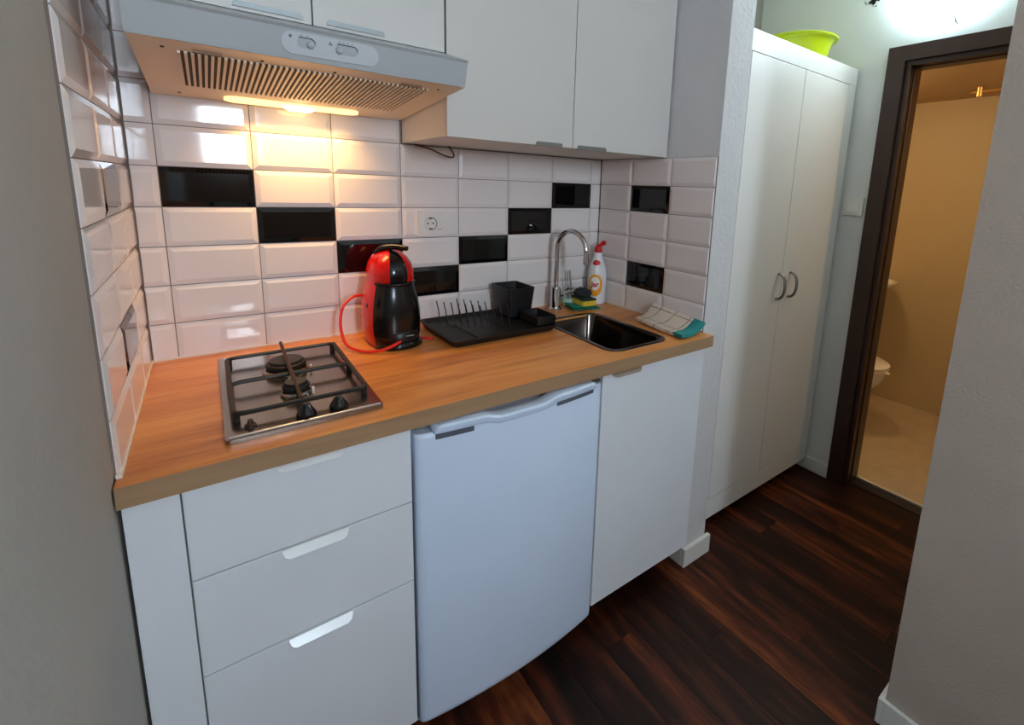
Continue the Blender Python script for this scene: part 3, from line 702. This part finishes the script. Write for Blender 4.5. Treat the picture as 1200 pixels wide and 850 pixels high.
def patch(shape, off, n=10):     # ellipse patch: centre u,v, radii
    cu, cv, ru, rv = shape; bm = bmesh.new(); rings = [[bm.verts.new(bot_pt(cu, cv, off))]]
    for j in range(1, 6):
        rings.append([bm.verts.new(bot_pt(cu+ru*j/5*math.cos(2*PI*k/28), cv+rv*j/5*math.sin(2*PI*k/28), off)) for k in range(28)])
    for k in range(28): bm.faces.new((rings[0][0], rings[1][k], rings[1][(k+1) % 28]))
    for a, b in zip(rings[1:], rings[2:]):
        for k in range(28): bm.faces.new((a[k], b[k], b[(k+1) % 28], a[(k+1) % 28]))
    return bm
lab = obj('label', patch((0, .084, .033, .048), .0006), mat('orange_label', (240, 160, 30), .4), bt, label='orange oval label')
obj('label_disc', patch((0, .092, .021, .029), .0011), mat('label_white', (240, 236, 228), .4), lab)
obj('emblem', patch((0, .180, .026, .011), .0006), mat('label_red', (205, 25, 25), .4), bt, label='red oval emblem')
cu = bpy.data.curves.new('brand_text', 'FONT'); cu.body = 'Jar'; cu.size = .031; cu.align_x = 'CENTER'; cu.align_y = 'CENTER'; cu.offset = .0011
to = bpy.data.objects.new('brand_text', cu); COL.objects.link(to)
dg = bpy.context.evaluated_depsgraph_get(); tm = bpy.data.meshes.new_from_object(to.evaluated_get(dg)); bpy.data.objects.remove(to)
bm = bmesh.new(); bm.from_mesh(tm)
for v in bm.verts: v.co = bot_pt(v.co.x, .088+v.co.y, .0017)
obj('lettering', bm, mat('label_text_red', (190, 20, 30), .4), lab, recalc=False)
red_cap = mat('red_cap', (200, 22, 24), .35)
cap = obj('cap', lathe([(.0165, .2215), (.0175, .223), (.0165, .240), (.012, .248), (.008, .256), (0, .257)], (*bc, CT), 24), red_cap, bt, smooth=True)
bm = lathe([(0, 0), (.010, 0), (.011, .004), (.008, .012), (0, .013)], (0, 0, 0), 20)
obj('flip_lid', xf(bm, Matrix.Translation((bc[0]+.020, bc[1]-.006, CT+.258)) @ Matrix.Rotation(.9, 4, 'Y')), red_cap, cap, smooth=True)
obj('lid_hinge', B((bc[0]+.008, bc[0]+.022, bc[1]-.006, bc[1]+.002, CT+.245, CT+.262), bev=.002), red_cap, cap)

# green cloth, folded, between faucet and bottle
def sheet(name, f, nu, nv, th, m, parent=None, u0=0, u1=1, v0=0, v1=1, **kw):
    bm = bmesh.new(); T = []; Bm = []
    for i in range(nu+1):
        T.append([]); Bm.append([])
        for j in range(nv+1):
            p = Vector(f(u0+(u1-u0)*i/nu, v0+(v1-v0)*j/nv)); T[i].append(bm.verts.new(p+Vector((0, 0, th)))); Bm[i].append(bm.verts.new(p))
    for i in range(nu):
        for j in range(nv):
            bm.faces.new((T[i][j], T[i+1][j], T[i+1][j+1], T[i][j+1])); bm.faces.new((Bm[i][j], Bm[i][j+1], Bm[i+1][j+1], Bm[i+1][j]))
    for i in range(nu):
        bm.faces.new((T[i][0], Bm[i][0], Bm[i+1][0], T[i+1][0])); bm.faces.new((T[i][nv], T[i+1][nv], Bm[i+1][nv], Bm[i][nv]))
    for j in range(nv):
        bm.faces.new((T[0][j], T[0][j+1], Bm[0][j+1], Bm[0][j])); bm.faces.new((T[nu][j], Bm[nu][j], Bm[nu][j+1], T[nu][j+1]))
    return obj(name, bm, m, parent, smooth=True, **kw)
green = mat('green_microfibre', (18, 128, 96), .9, bump=.4, bscale=300)
def gf(u, v):
    x = 1.238+.125*u+.012*v; y = -.150+.085*v-.01*u
    return (x, y, CT+.0006+.003*(1+math.sin(5*u+2*v))*(1-.6*u))
gc = thing('cleaning_cloth', (1.30, -.11, CT), 'green folded cleaning cloth under the sponge', 'cloth')
obj_a = sheet('lower_fold', gf, 10, 8, .003, green, gc)
sheet('upper_fold', lambda u, v: (gf(u*.82, v*.9)[0]-.004, gf(u*.82, v*.9)[1]+.006, gf(u*.82, v*.9)[2]+.0045+.006*(1-u)), 10, 8, .003, green, gc)
# sponge with scouring pad, dark scrubber on top
sa = -.12; scn = (1.322, -.098)
sp = thing('sponge', (*scn, CT+.0125), 'yellow kitchen sponge with green scouring pad on the cloth', 'sponge')
SZ = CT+.0125
obj('foam', rotz(B((scn[0]-.032, scn[0]+.032, scn[1]-.048, scn[1]+.048, SZ, SZ+.022), bev=.003), sa, (*scn, 0)), mat('yellow_foam', (226, 190, 50), .9, bump=.6, bscale=250), sp)
obj('scouring_pad', rotz(B((scn[0]-.0325, scn[0]+.0325, scn[1]-.0485, scn[1]+.0485, SZ+.0222, SZ+.030), bev=.002), sa, (*scn, 0)), mat('green_scour', (40, 64, 40), .95, bump=.8, bscale=300), sp)
bm = bmesh.new(); bmesh.ops.create_icosphere(bm, subdivisions=4, radius=1)
for v in bm.verts:
    n_ = .05*math.sin(9*v.co.x+3*v.co.y)+.05*math.sin(11*v.co.y-4*v.co.z)+.04*math.sin(17*v.co.z+7*v.co.x)
    v.co = Vector((v.co.x*.034, v.co.y*.040, v.co.z*.021))*(1+n_)
    if v.co.z < -.0165: v.co.z = -.0165
xf(bm, Matrix.Translation((scn[0]-.002, scn[1]+.004, SZ+.0475)))
obj('scrubber', bm, mat('dark_scrubber', (44, 44, 46), .85, bump=1, bscale=220), label='dark grey round scrubber lying on the yellow sponge', cat='scrubber', smooth=60)
# small tub with a two pronged grey utensil behind the faucet
tb = thing('small_tub', (1.283, -.04, CT), 'small white tub with dark band behind the faucet', 'tub')
obj('tub', lathe([(0, .001), (.020, .001), (.0215, .004), (.023, .030), (.021, .030), (.0195, .006), (0, .005)], (1.283, -.04, CT), 28), mat('pale_mint', (190, 220, 208), .3), tb, smooth=True)
pr = thing('tongs', (1.283, -.04, CT+.006), 'grey two pronged tongs standing in the small tub', 'tongs')
gm_ = mat('grey_plastic', (150, 148, 146), .35)
obj('prong', tube([(1.279, -.04, CT+.007), (1.272, -.037, CT+.07), (1.268, -.034, CT+.148)], lambda t: .0035-.001*t, 10, 4), gm_, pr, smooth=True)
obj('prong', tube([(1.286, -.04, CT+.007), (1.300, -.039, CT+.06), (1.292, -.034, CT+.146)], lambda t: .005-.001*abs(t-.5), 10, 4), gm_, pr, smooth=True)
obj('clip_loop', tube([(1.278+.016*math.cos(a), -.052, CT+.058+.016*math.sin(a)) for a in [(-.6+k*.32) for k in range(13)]], .0022, 8), black_plastic, pr, smooth=True)

# dish towel at the worktop's end
tw_m = bpy.data.materials.new('checked_towel'); tw_m.use_nodes = True; nt = tw_m.node_tree; b = nt.nodes['Principled BSDF']; b.inputs['Roughness'].default_value = .9
tc = nt.nodes.new('ShaderNodeTexCoord'); sx_ = nt.nodes.new('ShaderNodeSeparateXYZ'); nt.links.new(tc.outputs['UV'], sx_.inputs[0])
def line(sock, freq, width, off):
    a = nt.nodes.new('ShaderNodeMath'); a.operation = 'MULTIPLY_ADD'; a.inputs[1].default_value = freq; a.inputs[2].default_value = off; nt.links.new(sock, a.inputs[0])
    f = nt.nodes.new('ShaderNodeMath'); f.operation = 'FRACT'; nt.links.new(a.outputs[0], f.inputs[0])
    l = nt.nodes.new('ShaderNodeMath'); l.operation = 'LESS_THAN'; l.inputs[1].default_value = width; nt.links.new(f.outputs[0], l.inputs[0]); return l.outputs[0]
mxn = nt.nodes.new('ShaderNodeMath'); mxn.operation = 'MAXIMUM'
nt.links.new(line(sx_.outputs[0], 2, .035, .25), mxn.inputs[0]); nt.links.new(line(sx_.outputs[1], 3.6, .045, .5), mxn.inputs[1])
nz = nt.nodes.new('ShaderNodeTexNoise'); nz.inputs['Scale'].default_value = 45; nt.links.new(tc.outputs['Object'], nz.inputs['Vector'])
mu_ = nt.nodes.new('ShaderNodeMath'); mu_.operation = 'MULTIPLY'; nt.links.new(mxn.outputs[0], mu_.inputs[0]); nt.links.new(nz.outputs[0], mu_.inputs[1])
mm = nt.nodes.new('ShaderNodeMix'); mm.data_type = 'RGBA'; mm.inputs[6].default_value = (*lin((226, 208, 190)), 1); mm.inputs[7].default_value = (*lin((8, 14, 40)), 1)
m2 = nt.nodes.new('ShaderNodeMath'); m2.operation = 'MULTIPLY'; m2.inputs[1].default_value = 1.7; m2.use_clamp = True; nt.links.new(mu_.outputs[0], m2.inputs[0])
nt.links.new(m2.outputs[0], mm.inputs[0]); nt.links.new(mm.outputs[2], b.inputs['Base Color'])
MATS['checked_towel'] = tw_m
teal = mat('teal_terry', (40, 140, 140), .9, bump=.5, bscale=260)
def tf(u, v, lay=0):
    # u across (sink side to wall), v from the far end to the near end
    xl = 1.352-.030*v-.004*math.sin(6*v); xr = 1.4610
    x = xl+(xr-xl)*u
    y = -.372-.245*v+.022*(1-v)*u+.02*u*(v-.4)
    z = CT+.0042+lay*.0055+.003*math.sin(4*v+1)*math.sin(3*u)
    z += .040*max(0, u-.45)**1.6/.385*(1-.45*v)*1.1
    z += .004*(1-u)*(1+math.sin(7*v))*.5
    return (x, y, z)
tw = thing('dish_towel', (1.40, -.5, CT), 'folded checked dish towel with a teal border at the worktop end', 'towel')
def towel_piece(name, v0, v1, lay, m, th=.0045):
    o = sheet(name, lambda u, v: tf(u, v, lay), 14, max(3, int(24*(v1-v0))), th, m, tw, v0=v0, v1=v1)
    uvl = o.data.uv_layers.new(name='UVMap'); off = Vector(root_of(o).location)
    for lp in o.data.loops:
        c = o.data.vertices[lp.vertex_index].co+off; uvl.data[lp.index].uv = ((c.x-1.32)/.145, (-c.y-.372)/.245)
    return o
towel_piece('lower_layer', .03, .82, 0, tw_m); towel_piece('upper_layer', 0, .80, 1, tw_m)
towel_piece('teal_border', .803, 1.0, 1, teal, .006); towel_piece('teal_border', .825, .99, 0, teal)

# ------------------------------------------------------------------ wardrobe with lime basin
WY, WX0, WX1, WZ0, WZ1 = -.527, 1.612, 2.545, .058, 2.012
wd_m = mat('white_wardrobe', (232, 230, 227), .42)
wr = thing('wardrobe', ((WX0+WX1)/2, -.28, 0), 'tall white two door wardrobe in the hall niche', 'wardrobe')
obj('body', B((WX0, WX1, WY+.022, -.012, WZ0, WZ1)), wd_m, wr)
obj('top_rail', B((WX0, WX1, WY-.001, WY+.021, 1.9385, WZ1), bev=.001), wd_m, wr)
obj('bottom_rail', B((WX0, WX1, WY, WY+.021, WZ0, .150), bev=.001), wd_m, wr)
obj('stile', B((WX0, 1.6965, WY, WY+.021, .1505, 1.9395), bev=.001), wd_m, wr)
obj('stile', B((2.4745, WX1, WY, WY+.021, .1505, 1.9395), bev=.001), wd_m, wr)
nickel = mat('brushed_nickel', (150, 148, 144), .3, metal=.9)
for (a, b, hx) in ((1.699, 2.0815, 2.052), (2.0845, 2.472, 2.150)):
    d = obj('door', B((a, b, WY-.001, WY+.020, .154, 1.936), bev=.0015), wd_m, wr)
    H = [(hx, WY-.002, 1.097), (hx, WY-.016, 1.094), (hx, WY-.030, 1.078), (hx, WY-.036, 1.042), (hx, WY-.030, 1.006), (hx, WY-.016, .990), (hx, WY-.002, .987)]
    bm = tube(H, .006, 10, 4)
    for v in bm.verts: v.co.x = hx+(v.co.x-hx)*1.25
    obj('handle', bm, nickel, d, smooth=True, label='arched brushed metal handle')
for lx in (1.66, 2.5):
    for ly in (-.46, -.06): obj('foot', cyl((lx, ly, 0), .022, 0, WZ0, 16), black_plastic, wr)
bs = lathe([(0, .004), (.120, .004), (.125, .0), (.130, .006), (.154, .100), (.160, .108), (.177, .110), (.179, .115), (.175, .118), (.156, .116), (.150, .104), (.124, .010), (0, .008)], (2.335, -.325, WZ1), 56)
obj('wash_basin_bowl', bs, lime, label='lime green plastic bowl on top of the wardrobe', cat='bowl', smooth=True)

# ------------------------------------------------------------------ hall switch, lamp, mark on the wall
sw = thing('light_switch', (XH, -.583, 1.346), 'white rocker light switch between wardrobe and door frame', 'light switch')
swm = mat('switch_white', (232, 230, 224), .3)
obj('plate', B((XH-.010, XH-.0005, -.627, -.541, 1.348, 1.434), bev=.002), swm, sw)
obj('rocker', B((XH-.0135, XH-.0102, -.611, -.557, 1.364, 1.418), bev=.0015), mat('switch_rocker', (240, 238, 232), .25), sw)
LY, LZ, LR = -.825, 2.335, .20
hl_ = thing('hall_lamp', (XH, LY, LZ-LR), 'round glowing white glass lamp on the wall above the bathroom door', 'lamp')
bm = lathe([(LR*.9, 0.001), (LR*.9, .022), (0, .022)], (0, 0, 0), 48); xf(bm, Matrix.Translation((XH-.001, LY, LZ)) @ Matrix.Rotation(-PI/2, 4, 'Y')); obj('base', bm, mat('lamp_base', (225, 230, 230), .5), hl_, smooth=True)
bm = lathe([(LR, .024), (LR*.995, .030), (LR*.9, .052), (LR*.7, .072), (LR*.4, .086), (0, .092)], (0, 0, 0), 56); xf(bm, Matrix.Translation((XH-.001, LY, LZ)) @ Matrix.Rotation(-PI/2, 4, 'Y'))
obj('glass_shade', bm, mat('lit_glass', (235, 250, 250), .25, emit=(.74, .95, 1.0), estr=9), hl_, smooth=True)
l = bpy.data.lights.new('hall_lamp_light', 'AREA'); l.shape = 'DISK'; l.size = .30; l.energy = 6.0; l.color = (.80, .97, 1.0)
lo_ = bpy.data.objects.new('hall_lamp_light', l); COL.objects.link(lo_); lo_.location = (XH-.098, LY, LZ); lo_.rotation_euler = (0, PI/2, 0)
for a in (-PI/2-.24, PI/2+.35, PI+.3-.35):
    c = Vector((XH-.03, LY+LR*1.0*math.cos(a), LZ+LR*1.0*math.sin(a)))
    dv = Vector((0, math.cos(a), math.sin(a)))
    obj('clip', merge(tube([c-dv*.014+Vector((-.012, 0, 0)), c+dv*.002+Vector((-.012, 0, 0)), c+dv*.010, c+dv*.012+Vector((.02, 0, 0))], .003, 8, 3), tube([c+dv*.010+Vector((-.004, .008, 0)), c+dv*.02+Vector((-.004, .014, 0)), c+dv*.018+Vector((-.004, .024, 0)), c+dv*.008+Vector((-.004, .020, 0))], .0022, 8, 3)), nickel, hl_, smooth=True, label='small metal clip')
bm = bmesh.new(); random.seed(3); n = 22
ctr = bm.verts.new((XH-.002, -.55, 2.312)); ring = []
for k in range(n):
    a = 2*PI*k/n; r = .02*(1+.55*random.uniform(-1, 1)); ring.append(bm.verts.new((XH-.0012, -.55+1.3*r*math.cos(a), 2.312+r*math.sin(a))))
for k in range(n): bm.faces.new((ctr, ring[k], ring[(k+1) % n]))
for k in range(7):
    a = random.uniform(0, 2*PI); r = random.uniform(.026, .036); s_ = random.uniform(.002, .004); cc = (-.55+1.3*r*math.cos(a), 2.312+r*math.sin(a))
    bm.faces.new([bm.verts.new((XH-.0012, cc[0]+s_*math.cos(q*PI/3), cc[1]+s_*math.sin(q*PI/3))) for q in range(6)])
obj('plaster_hole', bm, mat('sooty_black', (14, 12, 14), .9), wall_hall, label='ragged black hole in the plaster')

# ------------------------------------------------------------------ bathroom fittings
tl = thing('toilet', (3.3, -.3, .012), 'white wall hung toilet with closed lid seen through the doorway', 'toilet')
TX = 3.3
def egg(s, z, y0, y1, hw, n=40):
    pts = []
    for k in range(n):
        a = 2*PI*k/n; yy = math.sin(a); ym = (y0+y1)/2; hl2 = (y1-y0)/2
        wv = hw*abs(math.cos(a))**.9*(1 if yy > 0 else 1-.10*yy*yy)
        pts.append((TX+math.copysign(wv, math.cos(a))*s, ym+hl2*yy*s, z))
    return pts
bm = bmesh.new(); levels = [(.30, .10, -.36, -.022, .10), (.55, .16, -.44, -.022, .14), (.85, .26, -.53, -.022, .17), (.97, .34, -.585, -.022, .18), (1, .385, -.595, -.022, .185), (1, .398, -.595, -.022, .185)]
R = [[bm.verts.new(q) for q in egg(1, z, y0, y1, hw)] for (_, z, y0, y1, hw) in levels]
for a, b in zip(R, R[1:]):
    for i in range(40): bm.faces.new((a[i], a[(i+1) % 40], b[(i+1) % 40], b[i]))
bm.faces.new(R[0][::-1]); bm.faces.new(R[-1])
obj('bowl', bm, ceramic, tl, smooth=True)
def slab(y0, y1, hw, z0, z1, n=40):
    bm = bmesh.new(); R = [[bm.verts.new(q) for q in egg(s, z, y0, y1, hw)] for s, z in ((.99, z0), (1, z0+.004), (1, z1-.006), (.96, z1))]
    for a, b in zip(R, R[1:]):
        for i in range(n): bm.faces.new((a[i], a[(i+1) % n], b[(i+1) % n], b[i]))
    bm.faces.new(R[0][::-1]); bm.faces.new(R[-1]); return bm
st = mat('cream_seat', (238, 226, 205), .2)
obj('seat', slab(-.602, -.16, .19, .400, .415), st, tl, smooth=True)
obj('lid', slab(-.604, -.15, .192, .417, .437), st, tl, smooth=True)
obj('lid_tab', B((TX-.05, TX-.02, -.625, -.600, .404, .412), bev=.002), st, tl)
wb = thing('washbasin', (3.68, -.2, .78), 'small white washbasin on the bathroom wall', 'washbasin')
bm = bmesh.new(); TXs = TX; TX = 3.68
R = [[bm.verts.new(q) for q in egg(1, z, y0, -.022, hw)] for z, y0, hw in ((.76, -.27, .10), (.83, -.40, .19), (.875, -.446, .22), (.885, -.448, .222), (.885, -.43, .205), (.80, -.33, .14), (.79, -.25, .05))]
for a, b in zip(R, R[1:]):
    for i in range(40): bm.faces.new((a[i], a[(i+1) % 40], b[(i+1) % 40], b[i]))
bm.faces.new(R[0][::-1]); bm.faces.new(R[-1]); TX = TXs
obj('bowl', bm, ceramic, wb, smooth=True)
obj('tap', merge(cyl((3.68, -.07, 0), .018, .886, .96, 16), tube([(3.68, -.07, .95), (3.68, -.13, .965), (3.68, -.19, .945)], .010, 10, 4)), chrome, wb, smooth=True)
brass = mat('brass', (226, 178, 104), .3, metal=.8)
rl = thing('curtain_rail', (3.3, -1.2, 1.985), 'thin brass curtain rail near the bathroom ceiling', 'curtain rail')
obj('rod', tube([(3.3, -.765, 1.986), (3.3, BY0+.002, 1.992)], .0055, 10), brass, rl, smooth=True)
obj('end_fitting', cyl((3.3, -.800, 0), .011, 1.968, BH-.0005, 16) if False else merge(cyl((3.3, -.800, 0), .0125, 1.962, 2.010, 18)), brass, rl, smooth=True)
